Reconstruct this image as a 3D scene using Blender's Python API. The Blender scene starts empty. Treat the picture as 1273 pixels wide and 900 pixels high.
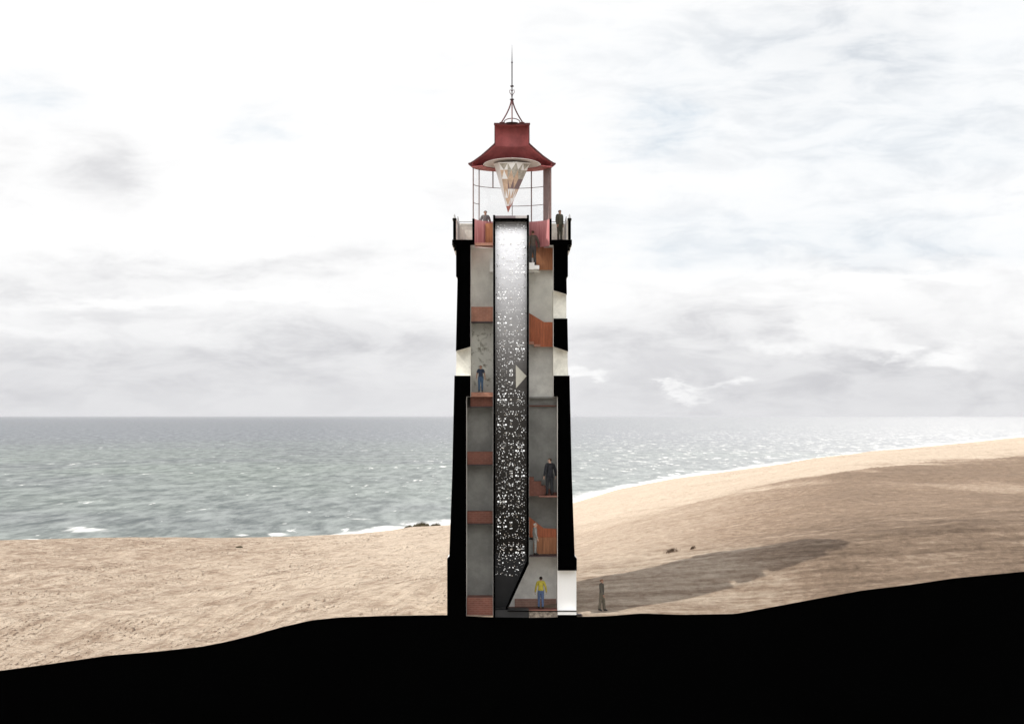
import bpy, bmesh, math, random
import numpy as np
from mathutils import Vector, Matrix, noise as mnoise

# ------------------------------------------------------------------ camera
sc = bpy.context.scene
COL = sc.collection
R = math.radians
CAM_H, CAM_D, FPX = 10.0, 100.0, 2500.0      # eye height, distance to the cut plane, focal length in picture units
CX, HZ = 636.5, 517.0
cam = bpy.data.cameras.new('camera')
cam_o = bpy.data.objects.new('camera', cam)
COL.objects.link(cam_o)
cam.sensor_width = 36.0
cam.lens = FPX / 1273.0 * 36.0
cam.shift_y = (HZ - 450.0) / 1273.0
cam.clip_start = 0.5
cam.clip_end = 2.0e6
cam_o.location = (0, -CAM_D, CAM_H)
cam_o.rotation_euler = (R(90), 0, 0)
sc.camera = cam_o

# ------------------------------------------------------------------ light and exposure
SUN_AZ, SUN_EL = R(76.0), R(51.0)            # light travels to +x,+y: from the front left
sun = bpy.data.lights.new('sun', 'SUN')
sun.energy = 5.0
sun.angle = R(0.6)
sun.color = (1.0, 0.95, 0.88)
sun_o = bpy.data.objects.new('sun', sun)
COL.objects.link(sun_o)
ldir = Vector((math.sin(SUN_AZ) * math.cos(SUN_EL), math.cos(SUN_AZ) * math.cos(SUN_EL), -math.sin(SUN_EL)))
sun_o.rotation_euler = (-ldir).to_track_quat('Z', 'Y').to_euler()
sc.view_settings.view_transform = 'Standard'
sc.view_settings.look = 'None'
sc.view_settings.exposure = 0.0
sc.view_settings.gamma = 1.0
sc.view_settings.use_curve_mapping = False
sc.cycles.caustics_reflective = False
sc.cycles.caustics_refractive = False
sc.cycles.max_bounces = 6
sc.cycles.use_denoising = True

# ------------------------------------------------------------------ sky
world = bpy.data.worlds.new("World")
sc.world = world
world.use_nodes = True
wt = world.node_tree
wt.nodes.clear()


class NT:
    """tiny helper for chaining nodes"""
    def __init__(s, tree): s.t = tree
    def n(s, typ, **kw):
        nd = s.t.nodes.new(typ)
        for k, v in kw.items(): setattr(nd, k, v)
        return nd
    def lk(s, a, b): s.t.links.new(a, b)
    def put(s, sock, v):
        if isinstance(v, bpy.types.NodeSocket): s.t.links.new(v, sock)
        else: sock.default_value = v
    def m(s, op, a, b=0.0, c=0.0, clamp=False):
        nd = s.t.nodes.new('ShaderNodeMath'); nd.operation = op; nd.use_clamp = clamp
        s.put(nd.inputs[0], a); s.put(nd.inputs[1], b)
        if len(nd.inputs) > 2: s.put(nd.inputs[2], c)
        return nd.outputs[0]
    def noise(s, vec, scale, detail=5, rough=0.55, dist=0.0):
        nd = s.t.nodes.new('ShaderNodeTexNoise')
        s.put(nd.inputs['Vector'], vec); nd.inputs['Scale'].default_value = scale
        nd.inputs['Detail'].default_value = detail; nd.inputs['Roughness'].default_value = rough
        nd.inputs['Distortion'].default_value = dist
        return nd.outputs['Fac']
    def ramp(s, v, a, b, lo=0.0, hi=1.0, smooth=True):
        nd = s.t.nodes.new('ShaderNodeMapRange')
        nd.interpolation_type = 'SMOOTHSTEP' if smooth else 'LINEAR'
        s.put(nd.inputs['Value'], v)
        nd.inputs['From Min'].default_value = a; nd.inputs['From Max'].default_value = b
        nd.inputs['To Min'].default_value = lo; nd.inputs['To Max'].default_value = hi
        return nd.outputs['Result']
    def mix(s, f, a, b, mode='MIX'):
        nd = s.t.nodes.new('ShaderNodeMix'); nd.data_type = 'RGBA'; nd.blend_type = mode
        s.put(nd.inputs['Factor'], f)
        for k, v in (('A', a), ('B', b)):
            so = [i for i in nd.inputs if i.name == k and i.type == 'RGBA'][0]
            if isinstance(v, tuple): so.default_value = v if len(v) == 4 else (*v, 1)
            else: s.put(so, v)
        return [o for o in nd.outputs if o.type == 'RGBA'][0]
    def comb(s, x, y, z=0.0):
        nd = s.t.nodes.new('ShaderNodeCombineXYZ')
        for i, v in enumerate((x, y, z)): s.put(nd.inputs[i], v)
        return nd.outputs[0]
    def sep(s, v):
        nd = s.t.nodes.new('ShaderNodeSeparateXYZ'); s.put(nd.inputs[0], v)
        return nd.outputs


W = NT(wt)
tc = W.n('ShaderNodeTexCoord')
dx, dy, dz = W.sep(tc.outputs['Generated'])
hl = W.m('SQRT', W.m('ADD', W.m('MULTIPLY', dx, dx), W.m('MULTIPLY', dy, dy)))
az = W.m('ARCTAN2', dx, dy)
el = W.m('DIVIDE', dz, W.m('MAXIMUM', hl, 0.05))
flat = W.comb(W.m('MULTIPLY', az, 9.0), W.m('MULTIPLY', el, 26.0), 0.0)
w1 = W.noise(flat, 1.7, 9, 0.64)
w2 = W.noise(W.comb(W.m('MULTIPLY', az, 9.0), W.m('MULTIPLY', el, 26.0), 7.3), 1.7, 9, 0.64)
azw = W.m('ADD', az, W.m('MULTIPLY', W.m('SUBTRACT', w1, 0.5), 0.085))
elw = W.m('ADD', el, W.m('MULTIPLY', W.m('SUBTRACT', w2, 0.5), 0.042))
cl = W.noise(W.comb(W.m('MULTIPLY', az, 10.0), W.m('MULTIPLY', el, 30.0), 3.1), 2.2, 8, 0.62, 0.4)


def blob(px, py, a, b, amp):
    u0 = math.atan((px - CX) / FPX); v0 = (HZ - py) / FPX
    ex = W.m('MULTIPLY', W.m('SUBTRACT', azw, u0), FPX / a)
    ey = W.m('MULTIPLY', W.m('SUBTRACT', elw, v0), FPX / b)
    q = W.m('ADD', W.m('MULTIPLY', ex, ex), W.m('MULTIPLY', ey, ey))
    return W.m('MULTIPLY', W.m('EXPONENT', W.m('MULTIPLY', q, -1.0)), amp)


def summed(lst):
    t = blob(*lst[0])
    for x in lst[1:]: t = W.m('ADD', t, blob(*x))
    return t


grey = summed([(130, 212, 58, 36, .34), (-20, 225, 45, 30, .22), (60, 350, 230, 24, .30), (330, 330, 160, 13, .30),
               (110, 400, 200, 22, .22), (430, 420, 120, 34, .30), (270, 440, 330, 32, .20), (40, 470, 260, 40, .16),
               (565, 255, 34, 22, .20), (880, 395, 90, 28, .24), (1010, 415, 150, 30, .14), (1125, 440, 60, 30, .15), (1090, 395, 60, 22, .10), (1240, 470, 90, 24, .12), (1050, 440, 300, 60, .07), (1150, 385, 70, 50, .06),
               (760, 425, 110, 20, .22), (980, 470, 330, 34, .12), (1130, 330, 150, 16, .10), (1080, 60, 220, 60, .14)])
blue = summed([(25, 135, 60, 26, .22), (325, 168, 34, 24, .24), (485, 120, 60, 16, .08), (820, 150, 40, 40, .32),
               (1060, 70, 330, 70, .19), (1130, 190, 260, 60, .19), (950, 290, 280, 40, .18), (1200, 310, 180, 24, .16),
               (830, 315, 60, 16, .12)])
white = summed([(270, 425, 70, 12, .16), (60, 410, 130, 10, .16), (210, 375, 200, 8, .16), (1235, 40, 60, 60, .12), (1150, 350, 140, 12, .14)])
hor = W.m('ADD', W.ramp(el, 0.0, 0.062, 0.25, 0.0), W.m('MULTIPLY', W.ramp(cl, .45, .70), W.m('ADD', .035, W.ramp(az, -.02, .16, 0.0, .05))))
texm = W.ramp(cl, 0.34, 0.64, 0.40, 0.92)
g = W.m('SUBTRACT', W.m('ADD', W.m('MULTIPLY', W.m('MULTIPLY', grey, .85), texm), hor), W.m('MULTIPLY', white, texm))
g = W.m('MAXIMUM', g, 0.0)
# heaped cumulus low on the right, with crisp billowing tops
puff = W.noise(W.comb(W.m('MULTIPLY', az, 36.0), W.m('MULTIPLY', el, 62.0), 12.0), 1.0, 9, 0.62)
heap = summed([(1228, 402, 46, 44, 1.1), (1178, 456, 62, 13, 1.0), (1258, 362, 40, 36, 1.0), (1062, 408, 62, 24, .85), (985, 428, 52, 15, .8), (908, 476, 20, 7, .72), (858, 483, 44, 5, .72),
               (728, 456, 26, 9, 1.0), (1110, 432, 36, 12, .8), (1010, 395, 24, 14, .7)])
hm_ = W.ramp(W.m('ADD', heap, W.m('MULTIPLY', W.m('SUBTRACT', puff, 0.5), 1.7)), 0.18, 0.95)
hsh = W.ramp(W.noise(W.comb(W.m('MULTIPLY', az, 24.0), W.m('MULTIPLY', W.m('ADD', el, .008), 44.0), 12.0), 1.0, 6, 0.6), .33, .67, .15, 0.035)
g = W.m('ADD', W.m('MULTIPLY', g, W.m('SUBTRACT', 1.0, hm_)), W.m('MULTIPLY', hsh, hm_))
bl = W.m('MULTIPLY', blue, texm)
# nishita sky showing faintly through a bright thin cloud deck
sky = W.n('ShaderNodeTexSky', sky_type='NISHITA')
sky.sun_disc = False
sky.sun_elevation = SUN_EL
sky.sun_rotation = math.atan2(-ldir.x, -ldir.y)
sky.air_density = 1.0; sky.dust_density = 2.0
deck = W.comb(W.m('SUBTRACT', 10.35, W.m('ADD', W.m('MULTIPLY', g, 9.6), W.m('MULTIPLY', bl, 9.5))),
              W.m('SUBTRACT', 10.35, W.m('ADD', W.m('MULTIPLY', g, 9.6), W.m('MULTIPLY', bl, 7.2))),
              W.m('SUBTRACT', 10.35, W.m('ADD', W.m('MULTIPLY', g, 9.0), W.m('MULTIPLY', bl, 5.0))))
upper = W.noise(tc.outputs['Generated'], 2.6, 6, 0.6)
cover = W.m('MULTIPLY', W.ramp(el, 0.7, 1.8, 1.0, 0.05), W.ramp(upper, 0.30, 0.55, 0.90, 1.0))
skycol = W.mix(W.ramp(el, 0.22, 0.35, 0.0, 1.0), deck, W.mix(cover, sky.outputs[0], (18.5, 18.4, 18.5)))  # unseen sky above the frame brightened to fill the tower interior
final = W.mix(W.ramp(el, -0.004, 0.0), (5.0, 4.3, 3.5), skycol)  # glow below the horizon raised to light the inner walls
bg = W.n('ShaderNodeBackground')
W.lk(final, bg.inputs['Color'])
bg.inputs['Strength'].default_value = 0.1
wo = W.n('ShaderNodeOutputWorld')
W.lk(bg.outputs[0], wo.inputs['Surface'])

# ------------------------------------------------------------------ small helpers


def PX(px, Y=0.0): return (px - CX) / FPX * (CAM_D + Y)
def PZ(py, Y=0.0): return CAM_H - (py - HZ) / FPX * (CAM_D + Y)
def PT(px, py, Y=0.0): return Vector((PX(px, Y), Y, PZ(py, Y)))


def mat(name, col, rough=0.7, spec=0.3, metal=0.0, var=0.0, scale=2.0, var2=None, bump=0.0, bscale=None, detail=6):
    """principled material with procedural mottling in the object's own space"""
    m = bpy.data.materials.new(name); m.use_nodes = True
    t = NT(m.node_tree); b = m.node_tree.nodes['Principled BSDF']
    b.inputs['Roughness'].default_value = rough
    b.inputs['Specular IOR Level'].default_value = spec
    b.inputs['Metallic'].default_value = metal
    b.inputs['Base Color'].default_value = (*col, 1)
    if var or bump:
        co = t.n('ShaderNodeTexCoord').outputs['Object']
        f = t.noise(co, scale, detail, 0.65)
        if var:
            lo = tuple(c * (1 - var) for c in col); hi = tuple(min(1, c * (1 + var)) for c in col)
            if var2: lo = var2
            t.lk(t.mix(t.ramp(f, 0.32, 0.68), lo, hi), b.inputs['Base Color'])
        if bump:
            bn = t.n('ShaderNodeBump'); bn.inputs['Strength'].default_value = 0.5; bn.inputs['Distance'].default_value = bump
            t.lk(t.noise(co, bscale or scale * 4, 6, 0.6), bn.inputs['Height'])
            t.lk(bn.outputs[0], b.inputs['Normal'])
    return m


def brick_mat(name, col, mortar, bw=0.25, rh=0.075, rough=0.8):
    m = bpy.data.materials.new(name); m.use_nodes = True
    t = NT(m.node_tree); b = m.node_tree.nodes['Principled BSDF']
    co = t.n('ShaderNodeTexCoord').outputs['Object']
    x, y, z = t.sep(co)
    br = t.n('ShaderNodeTexBrick')
    t.lk(t.comb(t.m('ADD', x, y), z, 0.0), br.inputs['Vector'])
    br.inputs['Scale'].default_value = 1.0
    br.inputs['Brick Width'].default_value = bw; br.inputs['Row Height'].default_value = rh
    br.inputs['Mortar Size'].default_value = 0.022
    br.inputs['Color1'].default_value = (*col, 1)
    br.inputs['Color2'].default_value = (*(c * 0.68 for c in col), 1)
    br.inputs['Mortar'].default_value = (*mortar, 1)
    f = t.noise(co, 3.0, 5, 0.6)
    t.lk(t.mix(0.55, br.outputs['Color'], t.mix(t.ramp(f, .3, .7), (*(c * .75 for c in col),), (*(c * 1.2 for c in col),))), b.inputs['Base Color'])
    b.inputs['Roughness'].default_value = rough; b.inputs['Specular IOR Level'].default_value = 0.2
    return m


M = {}
M['cut'] = mat('cut_black', (0.0004, 0.0004, 0.0004), 1.0, 0.0)
M['white_render'] = mat('white_render', (0.72, 0.71, 0.68), 0.85, 0.2, var=0.12, scale=0.9, bump=0.01)
M['reveal'] = mat('lime_washed_reveal', (0.66, 0.65, 0.58), 0.85, 0.2, var=0.16, scale=2.2, bump=0.01)
M['concrete'] = mat('dim_concrete', (0.285, 0.288, 0.272), 0.85, 0.2, var=0.17, scale=1.1, bump=0.012)
M['plaster'] = mat('skylit_plaster', (0.86, 0.86, 0.80), 0.85, 0.2, var=0.11, scale=1.1, bump=0.012)
M['brick'] = brick_mat('red_brick', (0.185, 0.076, 0.056), (0.22, 0.12, 0.095), .30, .10)
M['brick_pale'] = brick_mat('worn_brick', (0.36, 0.17, 0.12), (0.40, 0.24, 0.18), .30, .10)
def board_mat(name, col):
    m = bpy.data.materials.new(name); m.use_nodes = True
    t = NT(m.node_tree); b = m.node_tree.nodes['Principled BSDF']
    x, y, z = t.sep(t.n('ShaderNodeTexCoord').outputs['Object'])
    grain = t.noise(t.comb(t.m('MULTIPLY', x, 9.0), t.m('MULTIPLY', y, 9.0), t.m('MULTIPLY', z, .9)), 1.0, 6, .7)
    seam = t.ramp(t.m('ABSOLUTE', t.m('SUBTRACT', t.m('FRACT', t.m('MULTIPLY', x, 2.6)), .5)), .46, .5)
    c = t.mix(t.ramp(grain, .3, .7), tuple(q * .68 for q in col), tuple(q * 1.18 for q in col))
    t.lk(t.mix(t.m('MULTIPLY', seam, .55), c, tuple(q * .3 for q in col)), b.inputs['Base Color'])
    b.inputs['Roughness'].default_value = 0.65; b.inputs['Specular IOR Level'].default_value = 0.25
    return m
M['orange'] = board_mat('rust_orange_board', (0.44, 0.140, 0.068))
M['tan'] = board_mat('tan_board', (0.42, 0.185, 0.092))
M['white_step'] = mat('white_painted_step', (0.86, 0.86, 0.84), 0.7, 0.3)
M['roof_red'] = mat('dull_red_roof_paint', (0.40, 0.118, 0.118), 0.6, 0.3, var=0.24, scale=1.3, bump=0.006)
M['roof_edge'] = mat('dark_red_edge', (0.075, 0.016, 0.016), 0.6, 0.3)
M['iron'] = mat('dark_red_iron', (0.10, 0.030, 0.030), 0.5, 0.4, var=0.2, scale=6)
M['iron_dark'] = mat('dark_iron', (0.035, 0.022, 0.026), 0.5, 0.4, var=0.2, scale=6)
M['bar'] = mat('brown_grey_glazing_bar', (0.19, 0.125, 0.115), 0.5, 0.3, var=0.15, scale=4)
M['rail'] = mat('grey_rail', (0.36, 0.36, 0.36), 0.4, 0.4, 0.3, var=0.08, scale=8)
M['dome'] = mat('white_reflector', (0.70, 0.64, 0.61), 0.5, 0.4, var=0.06, scale=3)
M['mirror'] = mat('dull_mirror', (0.97, 0.97, 0.99), 0.34, 0.5, 1.0, var=0.05, scale=3)
M['facet'] = mat('bright_mirror', (0.98, 0.98, 0.96), 0.20, 0.5, 1.0)
M['shaft_dark'] = mat('charcoal_steel', (0.016, 0.016, 0.017), 0.55, 0.3, var=0.15, scale=3)
M['cap'] = mat('mauve_grey_cap', (0.21, 0.17, 0.18), 0.5, 0.3, var=0.1, scale=3)
M['cap_pale'] = mat('pale_grey_cap', (0.45, 0.42, 0.41), 0.5, 0.3, var=0.1, scale=3)
M['rubble'] = mat('rubble_footing', (0.20, 0.17, 0.14), 0.9, 0.1, var=0.5, scale=7, bump=0.02)

# corrugated pink-red lantern wall
def pink_mat():
    m = bpy.data.materials.new('pink_red_boards'); m.use_nodes = True
    t = NT(m.node_tree); b = m.node_tree.nodes['Principled BSDF']
    x, y, z = t.sep(t.n('ShaderNodeTexCoord').outputs['Object'])
    a = t.m('ARCTAN2', y, x)
    f = t.noise(t.comb(t.m('MULTIPLY', a, 9.0), 0.0, t.m('MULTIPLY', z, 0.3)), 2.0, 4, 0.7)
    t.lk(t.mix(t.ramp(f, .3, .7), (0.40, 0.13, 0.14), (0.60, 0.28, 0.28)), b.inputs['Base Color'])
    b.inputs['Roughness'].default_value = 0.6
    return m
M['pink'] = pink_mat()


class MB:
    """collects shapes into ONE mesh object"""
    def __init__(s): s.v = []; s.f = []; s.mi = []; s.cur = 0
    def add(s, verts, faces, mi=None):
        o = len(s.v); s.v += [tuple(v) for v in verts]
        k = s.cur if mi is None else mi
        for f in faces: s.f.append([i + o for i in f]); s.mi.append(k)
    def box(s, x0, x1, y0, y1, z0, z1, mi=None):
        x0, x1 = min(x0, x1), max(x0, x1); y0, y1 = min(y0, y1), max(y0, y1); z0, z1 = min(z0, z1), max(z0, z1)
        s.add([(x0, y0, z0), (x1, y0, z0), (x1, y1, z0), (x0, y1, z0), (x0, y0, z1), (x1, y0, z1), (x1, y1, z1), (x0, y1, z1)],
              [(0, 3, 2, 1), (4, 5, 6, 7), (0, 1, 5, 4), (1, 2, 6, 5), (2, 3, 7, 6), (3, 0, 4, 7)], mi)
    def prism(s, poly, y0, y1, front=None, side=None, sides=None):
        """poly: list of (x, z); front face at y0"""
        area = sum(poly[i][0] * poly[(i + 1) % len(poly)][1] - poly[(i + 1) % len(poly)][0] * poly[i][1] for i in range(len(poly)))
        if area < 0: poly = poly[::-1]
        n = len(poly)
        V = [(x, y0, z) for x, z in poly] + [(x, y1, z) for x, z in poly]
        s.add(V, [tuple(range(n))], front)
        s.add(V, [tuple(range(2 * n - 1, n - 1, -1))], side)
        s.add(V, [(i, i + n, (i + 1) % n + n, (i + 1) % n) for i in range(n)], side)
    def tube(s, pts, r, n=8, mi=None, cap=True):
        pts = [Vector(p) for p in pts]
        rr = r if isinstance(r, (list, tuple)) else [r] * len(pts)
        rings = []; up = Vector((0, 0, 1))
        for i, p in enumerate(pts):
            d = (pts[min(i + 1, len(pts) - 1)] - pts[max(i - 1, 0)])
            d = d.normalized() if d.length > 1e-9 else Vector((0, 0, 1))
            a = d.cross(up)
            if a.length < 1e-3: a = d.cross(Vector((1, 0, 0)))
            a.normalize(); b = d.cross(a)
            rings.append([p + (a * math.cos(2 * math.pi * k / n) + b * math.sin(2 * math.pi * k / n)) * rr[i] for k in range(n)])
        V = [v for rg in rings for v in rg]; F = []
        for i in range(len(pts) - 1):
            for k in range(n):
                F.append((i * n + k, i * n + (k + 1) % n, (i + 1) * n + (k + 1) % n, (i + 1) * n + k))
        if cap:
            F.append(tuple(range(n - 1, -1, -1))); F.append(tuple((len(pts) - 1) * n + k for k in range(n)))
        s.add(V, F, mi)
    def lathe(s, prof, a0, a1, n, closed=True, mi=None, cap_mi=None, cx=0.0, cy=0.0):
        """prof: list of (r, z). closed: loop profile (a shell with thickness); partial sweeps get capped ends"""
        full = abs(a1 - a0 - 2 * math.pi) < 1e-6
        m = len(prof); k = n if full else n + 1
        V = []
        for i in range(k):
            a = a0 + (a1 - a0) * i / n
            V += [(cx + r * math.cos(a), cy + r * math.sin(a), z) for r, z in prof]
        F = []
        for i in range(n):
            j = (i + 1) % k
            for q in range(m if closed else m - 1):
                q2 = (q + 1) % m
                F.append((i * m + q, j * m + q, j * m + q2, i * m + q2))
        s.add(V, F, mi)
        if closed and not full:
            s.add(V, [tuple(range(m - 1, -1, -1)), tuple((k - 1) * m + q for q in range(m))], cap_mi if cap_mi is not None else mi)
    def build(s, name, mats, parent=None, smooth=False):
        me = bpy.data.meshes.new(name)
        me.from_pydata(s.v, [], s.f)
        for m in (mats if isinstance(mats, (list, tuple)) else [mats]): me.materials.append(m)
        me.polygons.foreach_set('material_index', s.mi)
        bm = bmesh.new(); bm.from_mesh(me); bmesh.ops.recalc_face_normals(bm, faces=bm.faces); bm.to_mesh(me); bm.free()
        if smooth: me.polygons.foreach_set('use_smooth', [True] * len(me.polygons))
        me.update()
        o = bpy.data.objects.new(name, me); COL.objects.link(o)
        if parent: o.parent = parent
        return o


def empty(name, loc=(0, 0, 0)):
    o = bpy.data.objects.new(name, None); COL.objects.link(o); o.location = loc
    o.empty_display_size = 0.3
    return o


def tag(o, label=None, cat=None, group=None, kind=None):
    for k, v in (('label', label), ('category', cat), ('group', group), ('kind', kind)):
        if v: o[k] = v
    return o


# ------------------------------------------------------------------ dunes
def lerp_line(pts):
    xs = [p[0] for p in pts]; ys = [p[1] for p in pts]
    return lambda u: np.interp(u, xs, ys)

CUT = lerp_line([(-600, 880), (-200, 852), (0, 834), (60, 826), (133, 815.5), (190, 811), (249, 804.5), (280, 798.5), (311, 791), (350, 780), (387, 771.5), (422, 768),
                 (480, 766), (555, 765), (600, 767.2), (657, 768), (718, 767), (758, 765.8), (797, 762.6), (848, 764.2), (914, 763.2), (943, 758), (1015, 744.4), (1073, 734),
                 (1132, 727), (1186, 719), (1273, 710.7), (1500, 690), (1900, 670)])
EDGE = lerp_line([(-600, 676), (0, 672.4), (89, 670), (147, 668.5), (253, 669), (369, 668), (400, 666.7), (444, 665), (489, 660), (511, 655.5), (555, 654), (636, 644),
                  (713, 625), (767, 608.5), (835, 595.4), (925, 583), (1015, 571), (1082, 563), (1150, 556), (1217, 548.6), (1273, 543), (1500, 532), (1900, 526)])
EDGE_D = lerp_line([(-600, 215), (0, 220), (400, 225), (560, 225), (640, 215), (715, 200), (900, 215), (1273, 280), (1900, 330)])
MID_Y = lerp_line([(-600, 780), (0, 768), (200, 758), (400, 736), (560, 716), (715, 704), (860, 694), (960, 682), (1040, 668), (1150, 655), (1273, 640), (1900, 610)])
MID_D = lerp_line([(-600, 113), (0, 113), (250, 115), (540, 113), (640, 110.5), (717, 107), (900, 105.7), (1040, 105.4), (1273, 107), (1900, 110)])
CRE_Y = lerp_line([(-600, 715), (0, 706), (300, 700), (560, 682), (715, 655), (835, 630), (925, 608), (1015, 590), (1082, 580), (1150, 574), (1273, 567), (1900, 545)])
CRE_D = lerp_line([(-600, 145), (0, 148), (560, 152), (715, 143), (835, 138), (1040, 138), (1273, 148), (1900, 160)])


def gsm(a, k):
    """smooth a sampled line"""
    ker = np.exp(-np.linspace(-2, 2, 2 * k + 1) ** 2); ker /= ker.sum()
    return np.convolve(np.pad(a, k, mode='edge'), ker, mode='valid')

UU = np.arange(-600, 1901, 3.0)
L = {k: gsm(f(UU), s) for k, f, s in (('cut', CUT, 3), ('edge', EDGE, 5), ('edge_d', EDGE_D, 25), ('mid', MID_Y, 25), ('mid_d', MID_D, 25), ('cre', CRE_Y, 18), ('cre_d', CRE_D, 25))}


def knots(u):
    g = {k: float(np.interp(u, UU, v)) for k, v in L.items()}
    ds = [CAM_D, g['mid_d'], g['cre_d'], g['edge_d']]
    ys = [g['cut'], g['mid'], g['cre'], g['edge']]
    zs = [CAM_H - (y - HZ) / FPX * d for y, d in zip(ys, ds)]
    ds += [ds[3] + 14, ds[3] + 60, ds[3] + 130]
    zs += [zs[3] - 2.6, zs[3] - 22, -44]
    return np.array(ds), np.array(zs)


def hermite(ds, zs, d):
    h = np.diff(ds); s = np.diff(zs) / h
    m = np.zeros(len(ds)); m[0] = s[0]; m[-1] = s[-1]
    sm = s[:-1] * s[1:]
    w1_, w2_ = 2 * h[1:] + h[:-1], h[1:] + 2 * h[:-1]
    with np.errstate(divide='ignore', invalid='ignore'):
        m[1:-1] = np.where(sm > 0, (w1_ + w2_) / (w1_ / s[:-1] + w2_ / s[1:]), 0.0)
    i = np.clip(np.searchsorted(ds, d, side='right') - 1, 0, len(ds) - 2)
    t = (d - ds[i]) / h[i]
    return ((2 * t**3 - 3 * t**2 + 1) * zs[i] + (t**3 - 2 * t**2 + t) * h[i] * m[i] + (-2 * t**3 + 3 * t**2) * zs[i + 1] + (t**3 - t**2) * h[i] * m[i + 1])


def relief(x, y, d, de):
    """low wind-blown undulation; fades out at the section cut and at the far edge"""
    f = min(1.0, max(0.0, (d - CAM_D - 0.6) / 5.0)) * min(1.0, max(0.12, (de - d) / 30.0))
    if d > de: return 0.0
    n = mnoise.noise(Vector((x * 0.06, y * 0.16, 1.7))) * 0.26
    n += mnoise.noise(Vector((x * 0.17 + y * .12, y * 0.33, 5.1))) * 0.14
    r = 1 - abs(mnoise.noise(Vector((x * 0.22 - y * 0.15, y * 0.5 + x * 0.1, 9.7))))
    n += r ** 3 * 0.10
    n += mnoise.noise(Vector((x * 0.9, y * 1.1, 2.2))) * 0.045
    n += mnoise.noise(Vector((x * 2.1, y * 2.3, 8.2))) * 0.03
    return n * f


def ground_at(u, py):
    """the sand point that the ray towards (u, py) first meets"""
    ds, zs = knots(u)
    for d in np.arange(CAM_D, ds[3] + 1, 0.1):
        z = float(hermite(ds, zs, np.array([d]))[0])
        if HZ + (CAM_H - z) * FPX / d <= py: break
    x = (u - CX) / FPX * d; y = d - CAM_D
    return Vector((x, y, z + relief(x, y, d, ds[3])))


def ground_z(x, y):
    d = y + CAM_D; u = CX + x * FPX / d
    ds, zs = knots(u)
    return float(hermite(ds, zs, np.array([d]))[0]) + relief(x, y, d, ds[3])


def make_dunes():
    us = np.concatenate([np.arange(-590, -40, 22.0), np.arange(-40, 1320, 2.6), np.arange(1320, 1880, 22.0)])
    t = np.linspace(0, 1, 300)
    V = []; painted_light = []
    for u in us:
        ds, zs = knots(u)
        d1 = ds[3]
        dd = np.concatenate([CAM_D + (d1 - CAM_D) * (0.45 * t + 0.55 * t ** 2.0), d1 + np.array([1, 3, 6, 10, 14, 20, 30, 45, 60, 90, 130.0])])
        zz = hermite(ds, zs, dd)
        c = ds[2]
        for d, z in zip(dd, zz):
            x = (u - CX) / FPX * d; y = d - CAM_D
            V.append((x, y, z + relief(x, y, d, d1)))
            # backlit look painted in: sunlit crest pale, shaded dune face dark, with blown wisps
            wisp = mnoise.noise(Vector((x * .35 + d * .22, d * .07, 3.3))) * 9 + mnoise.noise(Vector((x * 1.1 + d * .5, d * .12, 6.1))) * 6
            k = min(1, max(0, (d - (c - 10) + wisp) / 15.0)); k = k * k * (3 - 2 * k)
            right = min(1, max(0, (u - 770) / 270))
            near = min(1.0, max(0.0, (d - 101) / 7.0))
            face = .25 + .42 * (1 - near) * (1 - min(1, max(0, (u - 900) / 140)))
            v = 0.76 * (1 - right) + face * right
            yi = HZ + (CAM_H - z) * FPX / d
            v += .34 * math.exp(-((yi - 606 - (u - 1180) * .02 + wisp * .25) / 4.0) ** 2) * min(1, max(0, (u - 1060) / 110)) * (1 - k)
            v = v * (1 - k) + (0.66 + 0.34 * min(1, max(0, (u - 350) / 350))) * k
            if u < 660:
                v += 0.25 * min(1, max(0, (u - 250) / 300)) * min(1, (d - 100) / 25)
            painted_light.append(min(1.0, v))
    nr = len(t) + 11; nc = len(us)
    V = np.array(V)
    i, j = np.meshgrid(np.arange(nc - 1), np.arange(nr - 1), indexing='ij')
    a = (i * nr + j).ravel()
    F = np.stack([a, a + nr, a + nr + 1, a + 1], 1)
    me = bpy.data.meshes.new('dunes')
    me.from_pydata(V.tolist(), [], F.tolist())
    at = me.attributes.new('painted_light', 'FLOAT', 'POINT'); at.data.foreach_set('value', np.array(painted_light, dtype=np.float32))
    me.polygons.foreach_set('use_smooth', [True] * len(me.polygons))
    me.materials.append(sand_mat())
    o = bpy.data.objects.new('dunes', me); COL.objects.link(o)
    tag(o, kind='structure')


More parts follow.
